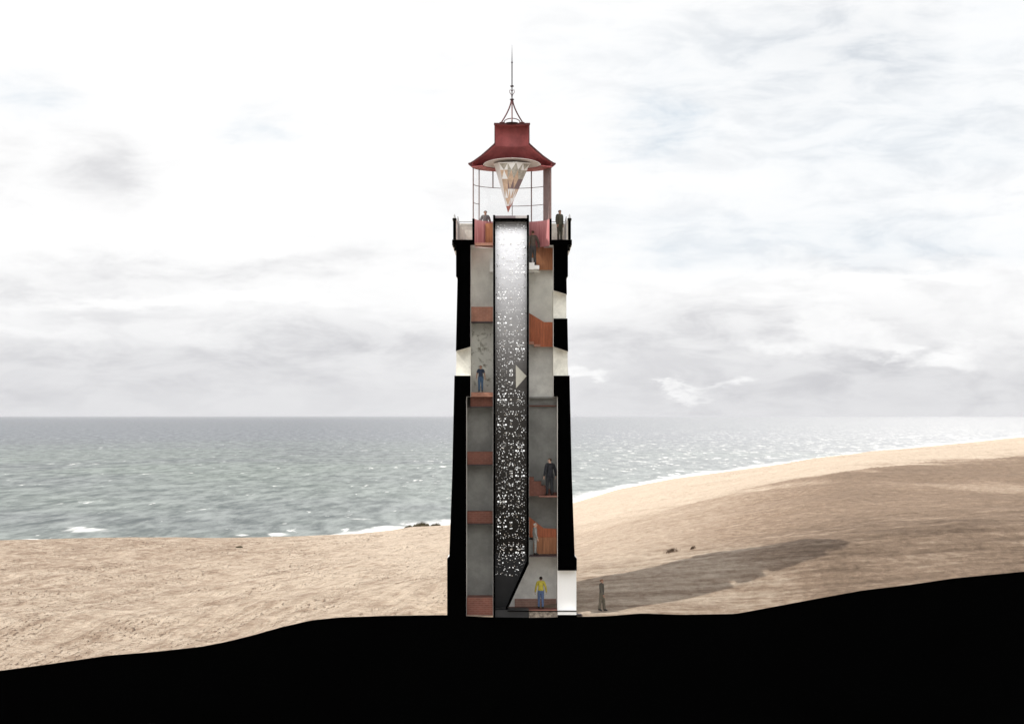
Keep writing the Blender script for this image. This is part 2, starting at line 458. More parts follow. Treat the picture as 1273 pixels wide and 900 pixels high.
def sand_mat():
    m = bpy.data.materials.new('wind_blown_sand'); m.use_nodes = True
    t = NT(m.node_tree); b = m.node_tree.nodes['Principled BSDF']
    b.inputs['Roughness'].default_value = 0.95; b.inputs['Specular IOR Level'].default_value = 0.1
    co = t.n('ShaderNodeTexCoord').outputs['Object']
    x, y, z = t.sep(co)
    painted_light = t.n('ShaderNodeAttribute', attribute_name='painted_light').outputs['Fac']
    big = t.noise(t.comb(t.m('MULTIPLY', x, .10), t.m('MULTIPLY', y, .12), 0.0), 1.0, 5, .6)
    # long drift streaks, one family along x on the right, one slanting on the left
    sx = t.noise(t.comb(t.m('MULTIPLY', x, .16), t.m('MULTIPLY', t.m('ADD', y, t.m('MULTIPLY', z, 1.5)), 1.0), 3.0), 1.0, 9, .72, .35)
    p = t.m('ADD', t.m('MULTIPLY', x, .93), t.m('MULTIPLY', y, -.36)); q = t.m('ADD', t.m('MULTIPLY', x, .36), t.m('MULTIPLY', y, .93))
    sl = t.noise(t.comb(t.m('MULTIPLY', p, .95), t.m('MULTIPLY', q, .20), 5.0), 1.0, 9, .72, .35)
    p2 = t.m('ADD', t.m('MULTIPLY', x, .80), t.m('MULTIPLY', y, .60)); q2 = t.m('SUBTRACT', t.m('MULTIPLY', x, .60), t.m('MULTIPLY', y, .80))
    s2 = t.noise(t.comb(t.m('MULTIPLY', p2, .8), t.m('MULTIPLY', q2, .18), 9.0), 1.0, 8, .70, .25)
    ribs = t.ramp(y, 4.0, 14.0, .85, .16)
    rip = t.noise(t.comb(t.m('MULTIPLY', x, 1.3), t.m('MULTIPLY', t.m('ADD', y, t.m('MULTIPLY', x, .25)), 3.4), 41.0), 1.0, 4, .6, .6)
    sel = t.ramp(t.m('ADD', x, t.m('MULTIPLY', t.m('SUBTRACT', big, .5), 14.0)), -6.0, 4.0)
    left = t.m('ADD', t.m('MULTIPLY', sl, .6), t.m('MULTIPLY', s2, .4))
    sxr = t.m('ADD', .5, t.m('MULTIPLY', t.m('SUBTRACT', sx, .5), ribs))
    st = t.m('ADD', t.m('MULTIPLY', left, t.m('SUBTRACT', 1.0, sel)), t.m('MULTIPLY', sxr, sel))
    fine = t.noise(co, 2.6, 8, .75)
    grain = t.noise(co, 22.0, 3, .8)
    tone = t.m('ADD', t.m('ADD', painted_light, t.m('MULTIPLY', t.m('SUBTRACT', st, .5), t.m('SUBTRACT', 3.3, t.m('MULTIPLY', sel, 0.6)))), t.m('MULTIPLY', t.m('SUBTRACT', fine, .5), 1.0))
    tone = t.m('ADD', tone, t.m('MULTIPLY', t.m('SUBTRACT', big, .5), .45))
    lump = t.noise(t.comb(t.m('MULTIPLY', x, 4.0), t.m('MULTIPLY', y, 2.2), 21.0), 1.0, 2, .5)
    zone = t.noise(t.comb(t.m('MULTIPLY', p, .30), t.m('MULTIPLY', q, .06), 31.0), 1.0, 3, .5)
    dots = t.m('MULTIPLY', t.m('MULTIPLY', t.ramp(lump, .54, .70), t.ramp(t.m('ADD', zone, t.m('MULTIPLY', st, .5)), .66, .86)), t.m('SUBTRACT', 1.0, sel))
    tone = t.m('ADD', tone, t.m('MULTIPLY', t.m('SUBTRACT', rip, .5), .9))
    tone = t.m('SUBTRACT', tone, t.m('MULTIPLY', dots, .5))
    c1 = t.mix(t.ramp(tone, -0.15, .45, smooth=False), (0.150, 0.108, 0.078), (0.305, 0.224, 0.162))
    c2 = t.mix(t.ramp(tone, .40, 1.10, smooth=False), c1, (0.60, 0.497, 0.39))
    t.lk(t.mix(.30, c2, t.mix(t.ramp(grain, .3, .7), (.25, .25, .25), (.75, .75, .75)), 'OVERLAY'), b.inputs['Base Color'])
    h = t.m('ADD', t.m('ADD', st, t.m('MULTIPLY', rip, .22)), t.m('ADD', t.m('MULTIPLY', fine, .30), t.m('ADD', t.m('MULTIPLY', grain, .03), t.m('MULTIPLY', dots, .35))))
    bn = t.n('ShaderNodeBump'); bn.inputs['Strength'].default_value = 0.9; bn.inputs['Distance'].default_value = 1.2
    t.lk(h, bn.inputs['Height']); t.lk(bn.outputs[0], b.inputs['Normal'])
    return m


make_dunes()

# the cut earth under the section: a solid black block whose top follows the ground line
us = np.arange(-590, 1881, 6.0)
top = [(PX(u), PZ(float(np.interp(u, UU, L['cut']))) + 0.015) for u in us]
eb = MB()
n = len(top)
V = []
for x, z in top: V += [(x, -0.02, -16.0), (x, -0.02, z), (x, 0.22, z + (0.0)), (x, 0.22, -16.0)]
F = []
for i in range(n - 1):
    for k in range(4): F.append((i * 4 + k, i * 4 + (k + 1) % 4, (i + 1) * 4 + (k + 1) % 4, (i + 1) * 4 + k))
F += [(0, 1, 2, 3), tuple((n - 1) * 4 + k for k in (3, 2, 1, 0))]
eb.add(V, F)
tag(eb.build('ground', M['cut']), kind='structure')

# ------------------------------------------------------------------ sea
SEA_Z = -40.0
SURF_TOP = lerp_line([(-600, 690), (360, 672), (400, 664), (450, 656), (490, 646), (520, 640), (560, 630), (640, 618), (715, 610), (770, 600), (835, 589.5), (925, 578),
                      (1015, 566.5), (1082, 558.5), (1150, 551.5), (1273, 538.5), (1900, 521)])


def make_sea():
    H = CAM_H - SEA_Z
    ys = np.concatenate([[1500, 1100, 900, 800], np.arange(740, 540, -0.7), 517 + np.geomspace(22.9, 0.25, 120)])
    us = np.arange(-900, 2201, 8.0)
    V = []; surf = []; glit = []
    for u in us:
        e = float(np.interp(u, UU, L['edge'])); s = float(SURF_TOP(u))
        for y in ys:
            d = FPX * H / (y - HZ)
            V.append(((u - CX) / FPX * d, d - CAM_D, SEA_Z))
            w = max(3.0, (e - s) * 0.8)
            sv = min(1.0, max(0.0, (y - s) / w + 0.10)) * min(1.0, max(0.0, (e - s) / 3.0))
            sv *= min(1.0, max(0.0, 1.0 - (y - e - 2) / (4.0 + 0.15 * (y - 517))))
            surf.append(sv)
            for bu, by, bw_, bh in ((112, 659, 38, 4.5), (95, 656, 20, 3), (345, 664, 13, 2.2), (38, 671, 16, 1.8), (300, 665, 10, 1.5), (450, 645, 16, 2.0)):
                q_ = ((u - bu) / bw_) ** 2 + ((y - by) / bh) ** 2
                if q_ < 5: surf[-1] = max(surf[-1], .85 * math.exp(-q_))
            glit.append(min(1.0, max(0.0, (u - 380) / 800)))  # sun glitter towards the right, painted as thicker whitecaps
    nr = len(ys); nc = len(us)
    i, j = np.meshgrid(np.arange(nc - 1), np.arange(nr - 1), indexing='ij')
    a = (i * nr + j).ravel()
    F = np.stack([a, a + nr, a + nr + 1, a + 1], 1)
    me = bpy.data.meshes.new('sea'); me.from_pydata(V, [], F.tolist())
    for nme, arr in (('surf', surf), ('glitter_caps', glit)):
        at = me.attributes.new(nme, 'FLOAT', 'POINT'); at.data.foreach_set('value', np.array(arr, dtype=np.float32))
    m = bpy.data.materials.new('choppy_sea'); m.use_nodes = True
    t = NT(m.node_tree); nt = m.node_tree
    nt.nodes.clear()
    pos = t.n('ShaderNodeNewGeometry').outputs['Position']
    x, y, z = t.sep(pos)
    su = t.n('ShaderNodeAttribute', attribute_name='surf').outputs['Fac']
    ca = t.n('ShaderNodeAttribute', attribute_name='glitter_caps').outputs['Fac']
    zone = t.noise(t.comb(t.m('MULTIPLY', x, 1 / 700), t.m('MULTIPLY', y, 1 / 900), 0.0), 1.0, 4, .6, .5)
    swell = t.noise(t.comb(t.m('MULTIPLY', x, 1 / 17), t.m('MULTIPLY', y, 1 / 80), 2.0), 1.0, 7, .72, .3)
    chop = t.noise(t.comb(t.m('MULTIPLY', x, 1 / 7), t.m('MULTIPLY', y, 1 / 40), 4.0), 1.0, 5, .70, .2)
    cap = t.noise(t.comb(t.m('MULTIPLY', x, 1 / 10), t.m('MULTIPLY', y, 1 / 55), 8.0), 1.0, 6, .62, .4)
    cap2 = t.noise(t.comb(t.m('MULTIPLY', x, 1 / 60), t.m('MULTIPLY', y, 1 / 160), 11.0), 1.0, 5, .6, .4)
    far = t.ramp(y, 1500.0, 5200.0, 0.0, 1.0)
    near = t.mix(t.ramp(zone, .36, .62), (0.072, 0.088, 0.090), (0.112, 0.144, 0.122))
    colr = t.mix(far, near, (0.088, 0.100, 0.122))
    w = t.m('ADD', t.m('MULTIPLY', swell, .6), t.m('MULTIPLY', chop, .4))
    colr = t.mix(t.ramp(w, .38, .62), t.mix(.5, colr, (0.02, 0.025, 0.03)), t.mix(.35, colr, (0.40, 0.42, 0.41)))
    thr = t.m('SUBTRACT', t.m('SUBTRACT', 0.655, t.m('MULTIPLY', ca, 0.13)), t.m('MULTIPLY', t.m('SUBTRACT', cap2, .5), .35))
    fo = t.m('MULTIPLY', t.m('SUBTRACT', cap, thr), 14.0, clamp=True)
    edge = t.m('ADD', su, t.m('MULTIPLY', t.m('SUBTRACT', t.m('ADD', t.m('MULTIPLY', cap, .6), t.m('MULTIPLY', cap2, .8)), .7), 2.2))
    fs = t.m('MULTIPLY', t.ramp(edge, .38, 1.05), t.ramp(su, .03, .45))
    # a breaking wave off the left part of the shore
    foam = t.m('MAXIMUM', fo, fs)
    colr = t.mix(foam, colr, (0.70, 0.70, 0.68))
    dif = t.n('ShaderNodeBsdfDiffuse'); t.lk(colr, dif.inputs['Color'])
    gl = t.n('ShaderNodeBsdfGlossy'); gl.inputs['Roughness'].default_value = 0.45
    bn = t.n('ShaderNodeBump'); bn.inputs['Strength'].default_value = 0.5; bn.inputs['Distance'].default_value = 1.5
    t.lk(w, bn.inputs['Height'])
    t.lk(bn.outputs[0], gl.inputs['Normal'])
    mx = t.n('ShaderNodeMixShader')
    t.put(mx.inputs[0], t.m('MULTIPLY', t.m('ADD', .11, t.m('MULTIPLY', ca, .42)), t.m('SUBTRACT', 1.0, foam)))
    t.lk(dif.outputs[0], mx.inputs[1]); t.lk(gl.outputs[0], mx.inputs[2])
    out = t.n('ShaderNodeOutputMaterial'); t.lk(mx.outputs[0], out.inputs['Surface'])
    me.materials.append(m)
    o = bpy.data.objects.new('sea', me); COL.objects.link(o); tag(o, kind='structure')


make_sea()

# sea air: a thin even haze that only shows over kilometres
hz = MB(); hz.box(-260000, 260000, -400, 420000, SEA_Z - 1.0, 45.0)
hm = bpy.data.materials.new('sea_haze'); hm.use_nodes = True
hm.node_tree.nodes.clear(); t = NT(hm.node_tree)
pv = t.n('ShaderNodeVolumePrincipled')
pv.inputs['Color'].default_value = (.74, .75, .78, 1); pv.inputs['Density'].default_value = 8.0e-6; pv.inputs['Anisotropy'].default_value = 0.0
t.lk(pv.outputs[0], t.n('ShaderNodeOutputMaterial').inputs['Volume'])
tag(hz.build('haze', hm), kind='stuff')

# ------------------------------------------------------------------ the sectioned lighthouse
LH = empty('lighthouse', (0, 0, 0))
tag(LH, 'tall square lighthouse cut open to show its inside, with red lantern roof', 'lighthouse')
ZI = PZ(493)                      # where the inside widens
XU, XL = 2.06, 2.27               # inner half widths above and below
# outer half width against height
OUT = [(767, 80.6), (694, 80.6), (692.5, 79.4), (691, 78.0), (590, 74.4), (467, 71.6), (436, 69.8), (346, 67.8), (343.5, 69.6), (305, 69.6)]


def xo(py):
    ys = [o[0] for o in OUT][::-1]; xs = [o[1] for o in OUT][::-1]
    return float(np.interp(py, ys, xs)) / 25.0


def wall_piece(side, y_top_in, y_top_out, y_bot, name_):
    """one solid length of the side wall between openings, section face black; y in picture units"""
    def build(mb):
        inn = lambda py: XL if PZ(py) < ZI else XU
        out_pts = [(xo(y_top_out), PZ(y_top_out))] + [(v / 25.0, PZ(py)) for py, v in OUT[::-1] if y_top_out < py < y_bot] + [(xo(y_bot), PZ(y_bot))]
        in_pts = [(inn(y_bot), PZ(y_bot))]
        if PZ(y_bot) < ZI < PZ(y_top_in): in_pts += [(XL, ZI), (XU, ZI)]
        in_pts += [(inn(y_top_in), PZ(y_top_in))]
        poly = [(side * x, z) for x, z in out_pts + in_pts]
        mb.prism(poly, 0.0, 2.06 if PZ(y_bot) > ZI - .1 else 2.06, front=1, side=0)
    build(name_)


wl = MB()
wall_piece(-1, 431, 436, 305, wl) if False else None
wall_piece(-1, 305, 305, 431, wl)
# the sloped head over the left window
wl.prism([(-xo(431), PZ(431)), (-XU, PZ(431)), (-xo(436.5), PZ(436.5))], 0.0, 0.6, front=1, side=0)
wall_piece(-1, 467, 467, 767.5, wl)
wl.build('side_wall', [M['white_render'], M['cut']], LH)
wr = MB()
wall_piece(1, 305, 305, 361, wr)
wr.prism([(xo(361), PZ(361)), (XU, PZ(361)), (xo(366), PZ(366))], 0.0, 0.6, front=1, side=0)
wall_piece(1, 396, 396, 431, wr)
wr.prism([(xo(431), PZ(431)), (XU, PZ(431)), (xo(437), PZ(437))], 0.0, 0.6, front=1, side=0)
wall_piece(1, 467, 467, 709, wr)
wall_piece(1, 764, 764, 767.5, wr)
wr.build('side_wall', [M['white_render'], M['cut']], LH)


def reveal(side, y0, y1, name, m, depth=0.6):
    b = MB()
    x_in = XL if PZ(y1) < ZI else XU
    x_out = min(xo(y0), xo(y1)) - 0.004
    b.box(side * x_in, side * x_out, depth, 2.06, PZ(y1) + 0.003, PZ(y0) - 0.003)
    return b.build(name, m, LH)


reveal(-1, 431, 467, 'window_reveal', M['reveal'])
reveal(1, 361, 396, 'window_reveal', M['reveal'])
reveal(1, 431, 467, 'window_reveal', M['reveal'])
reveal(1, 709, 764, 'door_reveal', M['white_step'])

# back wall: full width, tapering outside
bw = MB()
lv = [(py, v / 25.0) for py, v in OUT]
V = []
for py, x in lv: V += [(-x, 2.09, PZ(py)), (x, 2.09, PZ(py)), (x, max(x, 2.3), PZ(py)), (-x, max(x, 2.3), PZ(py))]
F = []
for i in range(len(lv) - 1):
    for k in range(4): F.append((i * 4 + k, i * 4 + (k + 1) % 4, (i + 1) * 4 + (k + 1) % 4, (i + 1) * 4 + k))
F += [(3, 2, 1, 0), tuple((len(lv) - 1) * 4 + k for k in range(4))]
bw.add(V, F)
bw.build('back_wall', M['white_render'], LH)
# linings the section looks at; skylight from above painted as paler upper walls
def lining(z0, z1, xh, m, name='wall_lining'):
    b = MB(); b.box(-xh + .002, xh - .002, 2.03, 2.085, z0, z1); return b.build(name, m, LH)
M['ground_plaster'] = mat('lit_ground_plaster', (0.84, 0.84, 0.80), 0.85, 0.2, var=0.14, scale=1.3, bump=0.012)  # brighter light in the ground room painted as a paler lining
lining(PZ(692) + .002, ZI - .002, XL, M['concrete'])
b = MB(); b.box(-XL + .002, -.9, 2.03, 2.085, 0.0, PZ(692)); b.build('wall_lining', M['concrete'], LH)
b = MB(); b.box(-.898, XL - .002, 2.03, 2.085, 0.0, PZ(692)); b.build('wall_lining', M['ground_plaster'], LH)
pl = M['plaster'].copy(); pl.name = 'aged_plaster'
# grime blotches on the lower plaster
t = NT(pl.node_tree); bb = pl.node_tree.nodes['Principled BSDF']
co = t.n('ShaderNodeTexCoord').outputs['Object']
f = t.noise(co, 2.3, 9, .72, .6)
bb_in = bb.inputs['Base Color'].links[0].from_socket
t.lk(t.mix(t.ramp(f, .50, .66), t.mix(.25, bb_in, (.5, .5, .45)), (.25, .24, .19)), bb.inputs['Base Color'])
M['aged'] = pl
M['mid_plaster'] = mat('half_lit_plaster', (0.78, 0.78, 0.74), 0.85, 0.2, var=0.15, scale=1.1, bump=0.012)
b = MB(); b.box(-XU + .002, -.9, 2.03, 2.085, ZI + .002, PZ(398)); b.build('wall_lining', M['aged'], LH)
b = MB(); b.box(-.898, XU - .002, 2.03, 2.085, ZI + .002, PZ(412)); b.build('wall_lining', M['mid_plaster'], LH)
b = MB(); b.box(-XU + .002, -.9, 2.03, 2.085, PZ(398) + .002, PZ(305)); b.build('wall_lining', M['plaster'], LH)
b = MB(); b.box(-.898, XU - .002, 2.03, 2.085, PZ(412) + .002, PZ(305)); b.build('wall_lining', M['plaster'], LH)

# floors, landings and stairs
def slab(name, m, px0, px1, py0, py1, y0, y1):
    b = MB(); b.box(PX(px0), PX(px1), y0, y1, PZ(py1), PZ(py0)); return b.build(name, m, LH)


def panel(name, mats, pts, y0, y1):
    b = MB(); b.prism([(PX(p), PZ(q)) for p, q in pts], y0, y1, front=0, side=0); return b.build(name, mats, LH)


slab('landing', M['brick_pale'], 585.1, 613, 380, 398.5, 1.1, 2.03)
slab('landing', M['brick_pale'], 585.1, 613, 487.5, 493, 0.75, 2.03)
slab('landing', M['brick'], 584.2, 613, 493.1, 505, 1.2, 2.03)
slab('landing', M['brick'], 580.1, 613, 562, 578, 1.2, 2.03)
slab('landing', M['brick'], 580.1, 613, 637, 652, 1.2, 2.03)
slab('stair_block', M['brick'], 580.1, 613, 744, 767, 0.5, 2.03)
slab('landing_edge_or_shade', M['concrete'], 657.8, 689, 493.2, 495, 1.85, 2.03)
slab('landing_edge_or_shade', M['brick'], 657.8, 692.9, 503.6, 505, 1.85, 2.03)
for y_ in (398.6, 505.1, 578.1, 652.1):  # dark strips added for the shade line under each landing
    slab('landing_edge_or_shade', M['iron_dark'], 585.1 if y_ < 500 else 580.1, 613, y_, y_ + 1.1, 1.02 if y_ < 450 else 1.16, 2.03)
# right hand flights: balustrade boards with the steps beside them
for (pts, stp, m) in (
    ([(657.8, 289), (667.4, 296.5), (677.5, 305.2), (687.9, 305.4), (687.9, 333), (670.8, 333), (670.8, 329), (657.8, 329)], None, 'tan'),
    ([(657.8, 387), (677, 398.7), (687.9, 398.7), (687.9, 430), (672, 430), (672, 427), (664, 427), (664, 423.6), (657.8, 423.6)], None, 'orange'),
    ([(657.8, 644), (676.4, 658.6), (692.9, 659.4), (692.9, 670), (657.8, 670)], None, 'orange')):
    panel('balustrade', M[m], pts, 1.55, 1.62)
panel('balustrade', M['tan'], [(663.5, 670.1), (692.9, 670.1), (692.9, 691), (663.5, 691)], 1.53, 1.62)
# white winder step passing behind the shaft at the top
slab('step', M['white_step'], 608.5, 664.6, 318.5, 336, 1.16, 1.9)
slab('step', M['white_step'], 657.8, 664.6, 325.5, 334, 0.5, 1.52)
slab('step', M['white_step'], 664.7, 670.6, 329, 333.5, 0.5, 1.52)
slab('step', M['brick_pale'], 657.8, 664, 423.8, 427, 1.0, 1.54)
slab('step', M['brick_pale'], 664.1, 672, 427.2, 430, 1.0, 1.54)
# open brick steps climbing left behind the suited visitor
for a, b_, top_ in ((657.8, 664, 594), (664, 673.3, 599.3), (673.3, 678.5, 604.5), (678.5, 684.5, 609), (684.5, 692.9, 613.5)):
    slab('step', M['brick'], a + .05, b_, top_, 617.6, 1.1, 2.03)
slab('landing', M['brick'], 670, 692.9, 616.6, 618.0, 0.2, 1.09)
slab('landing', M['iron_dark'], 657.8, 692.9, 691.4, 692.6, 0.3, 1.62)
slab('step', M['concrete'], 657.8, 663.4, 673, 691, 1.1, 1.5)

# ground floor
slab('floor', M['brick'], 631, 692.9, 758.7, 759.9, 0.03, 2.03)
M['faded'] = brick_mat('faded_brick', (.36, .215, .17), (.42, .30, .25), .30, .10)
slab('skirting', M['faded'], 640, 692.5, 748.6, 758.6, 1.99, 2.028)
slab('floor_edge', M['cut'], 631, 716.6, 758.7, 759.9, -0.01, 0.029)
slab('footing', M['rubble'], 657.8, 692.9, 760, 768.5, 0.02, 0.6)
slab('threshold', M['white_step'], 693.1, 716.6, 760, 763.9, 0.03, 0.59)
slab('door_step', M['iron_dark'], 716.9, 723, 763.4, 764.2, 0.0, 0.9)
slab('door_step', M['iron_dark'], 722.3, 723, 764.25, 768, 0.0, 0.9)

# gallery: slab, cove, parapet in U shape round three sides
g_ = MB()
gi, go = 1.99, 2.98
def ushape(mb, i, o, z0, z1, back_i=None):
    bi = back_i if back_i is not None else i
    mb.prism([(-o, z0), (-i, z0), (-i, z1), (-o, z1)], 0.0, bi, front=1, side=0)
    mb.prism([(i, z0), (o, z0), (o, z1), (i, z1)], 0.0, bi, front=1, side=0)
    mb.box(-o, o, bi + .001, o, z0, z1, 0)
ushape(g_, gi - .13, go, PZ(305), PZ(298.2))
g_.build('gallery_slab', [M['white_render'], M['cut']], LH)
g2 = MB()
ushape(g2, 2.79, go - .04, PZ(307.5), PZ(305.1)); ushape(g2, 2.79, 2.88, PZ(312), PZ(307.6))
g2.build('corbel', [M['white_render'], M['cut']], LH)
g3 = MB()
ushape(g3, 2.78, 2.93, PZ(298.1), PZ(274)); ushape(g3, 2.76, 2.96, PZ(273.9), PZ(271.5))
g3.build('parapet', [M['reveal'], M['cut']], LH)
for s in (-1, 1):
    for yy in (0.08, 2.82):
        k = MB(); zt = PZ(271.4)
        k.lathe([(0.0, zt), (.06, zt), (.065, zt + .04), (.045, zt + .07), (.05, zt + .10), (.015, zt + .22), (0.0, zt + .24)], 0, 2 * math.pi, 12, closed=False, cx=s * 2.86, cy=yy)
        k.build('post_knob', M['rail'], LH, True)
h = MB(); zr = PZ(276, 2.7)
h.tube([(-2.70, .1, zr), (-2.70, 2.72, zr), (2.70, 2.72, zr), (2.70, .1, zr)], .022)
for p in ((-2.70, .1), (-2.70, 1.4), (-2.70, 2.72), (0, 2.72), (2.70, 2.72), (2.70, 1.4), (2.70, .1)):
    h.tube([(p[0], p[1], PZ(298.1)), (p[0], p[1], zr)], .016)
h.build('handrail', M['rail'], LH)

# lantern room
lw = MB()
lw.lathe([(1.86, PZ(304.6)), (1.975, PZ(304.6)), (1.975, PZ(272)), (1.86, PZ(272))], 0, math.pi, 40, mi=0, cap_mi=1)
lw.build('lantern_wall', [M['pink'], M['cut']], LH, False)
lf = MB(); lf.box(-1.855, PX(612.9), 0.02, .35, PZ(305), PZ(302)); lf.box(-1.80, PX(612.9), .351, .8, PZ(305), PZ(302)); lf.box(-1.5, PX(612.9), .801, 1.15, PZ(305), PZ(302))
lf.build('lantern_floor', M['brick_pale'], LH)
slab('balustrade', M['tan'], 603, 612.9, 275, 300.5, 1.16, 1.22)
for px, yb, wd in ((588.3, None, .05), (595.6, None, .045), (612.8, 234, .05), (636.8, None, .03), (660.6, None, .05), (684.8, None, .05)):
    b = MB(); X = (px - CX) / 25.0 * 1.006
    yy = math.sqrt(max(0.0, 1.93 ** 2 - X * X)) if abs(X) < 1.9 else 0.06
    X2 = (px - CX) / FPX * (CAM_D + yy)
    z0 = PZ(272) if yb is None else PZ(yb, yy)
    b.tube([(X2, yy, z0), (X2, yy, PZ(207.5))], wd / 2 * 1.2, 8); b.build('glazing_bar', M['bar'], LH)
b = MB(); a = math.acos(.86)
b.lathe([(1.90, PZ(272)), (1.95, PZ(272)), (1.95, PZ(207.5)), (1.90, PZ(207.5))], .20, .60, 6); b.build('lantern_post', M['bar'], LH)
for py, a0 in ((229, 0.0), (251.5, 0.0)):
    z = PZ(py)
    spans = [(0.03, math.pi - .03)] if py < 240 else [(0.03, math.pi / 2 + .12), (2.60, math.pi - .03)]
    for s0, s1 in spans:
        b = MB(); b.tube([(1.93 * math.cos(q), 1.93 * math.sin(q), z) for q in np.linspace(s0, s1, 30)], .018, 6)
        b.build('glazing_ring', M['bar'], LH)
gm = bpy.data.materials.new('clear_glass'); gm.use_nodes = True
t = NT(gm.node_tree); gm.node_tree.nodes.clear()
tr = t.n('ShaderNodeBsdfTransparent'); tr.inputs[0].default_value = (.97, .97, .97, 1)
gl = t.n('ShaderNodeBsdfGlossy'); gl.inputs['Roughness'].default_value = .02
mx = t.n('ShaderNodeMixShader'); mx.inputs[0].default_value = .04
t.lk(tr.outputs[0], mx.inputs[1]); t.lk(gl.outputs[0], mx.inputs[2])
t.lk(mx.outputs[0], t.n('ShaderNodeOutputMaterial').inputs['Surface'])
gz = MB(); gz.lathe([(1.955, PZ(272) + .01), (1.962, PZ(272) + .01), (1.962, PZ(208)), (1.955, PZ(208))], 0, math.pi, 40)
gz.build('lantern_glass', gm, LH, True)

# roof: half shell, opened along the section
rp_out = [(0.90, PZ(153)), (0.90, PZ(155.5)), (0.875, PZ(156)), (0.875, PZ(177.5)), (0.91, PZ(179)), (1.22, PZ(186)), (1.55, PZ(193.2)), (1.93, PZ(200)), (2.08, PZ(202.2)), (2.19, PZ(203)), (2.17, PZ(204.5)), (2.05, PZ(207))]
rp_in = [(1.98, PZ(207)), (1.98, PZ(203.2)), (1.50, PZ(195)), (1.17, PZ(188)), (0.83, PZ(180)), (0.83, PZ(155.5)), (0.0, PZ(155.5)), (0.0, PZ(153))]
rf = MB(); rf.lathe(rp_out + rp_in, 0, math.pi, 48, mi=0, cap_mi=1)
roof = rf.build('roof', [M['roof_red'], M['roof_edge']], LH, False)
sf = MB(); sf.lathe([(1.45, PZ(206.6)), (2.0, PZ(208.2)), (2.0, PZ(207.2)), (1.45, PZ(205.6))], 0, math.pi, 48)
sf.build('soffit', M['roof_red'], roof)
dm = MB(); zr_ = PZ(205.4)
pr = [(1.43 * math.cos(q), zr_ + .36 * math.sin(q)) for q in np.linspace(0, math.pi / 2, 10)]
pi_ = [(max(0.0, 1.41 * math.cos(q)), zr_ + .34 * math.sin(q)) for q in np.linspace(math.pi / 2, 0, 10)]
dm.lathe(pr + pi_, 0, math.pi, 40); dm.build('reflector', M['dome'], roof, True)
# finial
fi = MB()
fi.tube([(0, 0, PZ(153)), (0, 0, PZ(78))], .028, 8); fi.tube([(0, 0, PZ(78)), (0, 0, PZ(56))], [.024, .004], 8)
fi.build('spire_rod', M['iron_dark'], roof)
fs_ = MB()
for k in range(4):
    q = math.pi / 4 + k * math.pi / 2
    q = k * math.pi / 2
    pts = []
    for s in np.linspace(0, 1, 14):
        r = .50 * (1 - s) ** 1.55 + .03
        pts.append((r * math.cos(q), r * math.sin(q), PZ(152.5) + s * (PZ(124) - PZ(152.5))))
    fs_.tube(pts, .034, 8)
    fs_.tube([(.62 * math.cos(q), .62 * math.sin(q), PZ(152.6)), (.36 * math.cos(q), .36 * math.sin(q), PZ(152.6))], .03, 6)
for q in (0, math.pi / 2):
    fs_.tube([(.40 * math.cos(a) * math.cos(q), .40 * math.cos(a) * math.sin(q), PZ(152.5) + .2 * math.sin(a)) for a in np.linspace(0, math.pi, 16)], .024, 6)
fs_.build('finial_stay', M['iron'], roof)
for py, r, hh in ((107.5, .105, .05), (124, .12, .05), (119.6, .045, .06), (78, .05, .05), (152.9, .30, .02)):
    c = MB(); z = PZ(py)
    c.lathe([(0, z - hh), (r * .6, z - hh * .8), (r, z), (r * .6, z + hh * .8), (0, z + hh)], 0, 2 * math.pi, 14, closed=False)
    c.build('finial_collar', M['iron_dark'], roof, True)
ht = MB()
for s in (-1, 1):
    pts = [(0, 0, PZ(119)), (s * .07, 0, PZ(117)), (s * .125, 0, PZ(114.6)), (s * .12, 0, PZ(112.6)), (s * .06, 0, PZ(112.2)), (s * .02, 0, PZ(113.6))]
    ht.tube(pts, .018, 6)
ht.build('heart_scroll', M['iron'], roof)

# ------------------------------------------------------------------ the mirror shaft
SH = tag(empty('shaft_root'), None); SH.name = 'mirror_shaft'; SH.parent = LH
x0, x1 = PX(613), PX(657.6)
TH = 0.10
zb, zs = PZ(757), PZ(700)
xb = PX(631)
fr = MB()
SD = 1.12
fr.prism([(x0, PZ(768)), (x0 + TH, PZ(768)), (x0 + TH, PZ(267.5)), (x0, PZ(267.5))], -0.005, SD, 0, 0)
fr.prism([(x1 - TH, PZ(267.5)), (x1, PZ(267.5)), (x1, zs), (x1 - TH, zs + .05)], -0.005, SD, 0, 0)
fr.prism([(x1 - TH, zs + .045), (x1, zs - .005), (xb, zb), (xb - .09, zb)], -0.005, SD, 0, 0)
fr.prism([(x0 + TH, PZ(271.5)), (x0 + TH, PZ(272.6)), (x1 - TH, PZ(272.6)), (x1 - TH, PZ(271.5))], 0.0, SD, 0, 0)
fr.build('shaft_frame', M['cut'], SH)
for xa, z0_ in ((x0 - .008, .05), (x1, zs + .02)):
    c_ = MB(); c_.box(xa, xa + .008, .03, SD, z0_, PZ(268)); c_.build('bounce_cladding', M['white_render'], SH)  # white sides added to bounce light onto the inner walls
cp = MB(); cp.box(x0 + TH, PX(641), 0.01, 1.1, PZ(271.4), PZ(268.3)); cp.build('shaft_cap', M['cap'], SH)
cp = MB(); cp.box(PX(641.1), x1 - TH, 0.01, 1.1, PZ(271.4), PZ(268.3)); cp.build('shaft_cap', M['cap_pale'], SH)
bk = MB(); bk.prism([(x0 + TH, zb), (xb - .09, zb), (x1 - TH, zs + .05), (x1 - TH, PZ(690)), (x0 + TH, PZ(690))], .92, 1.04)
bk.build('shaft_foot', M['shaft_dark'], SH)
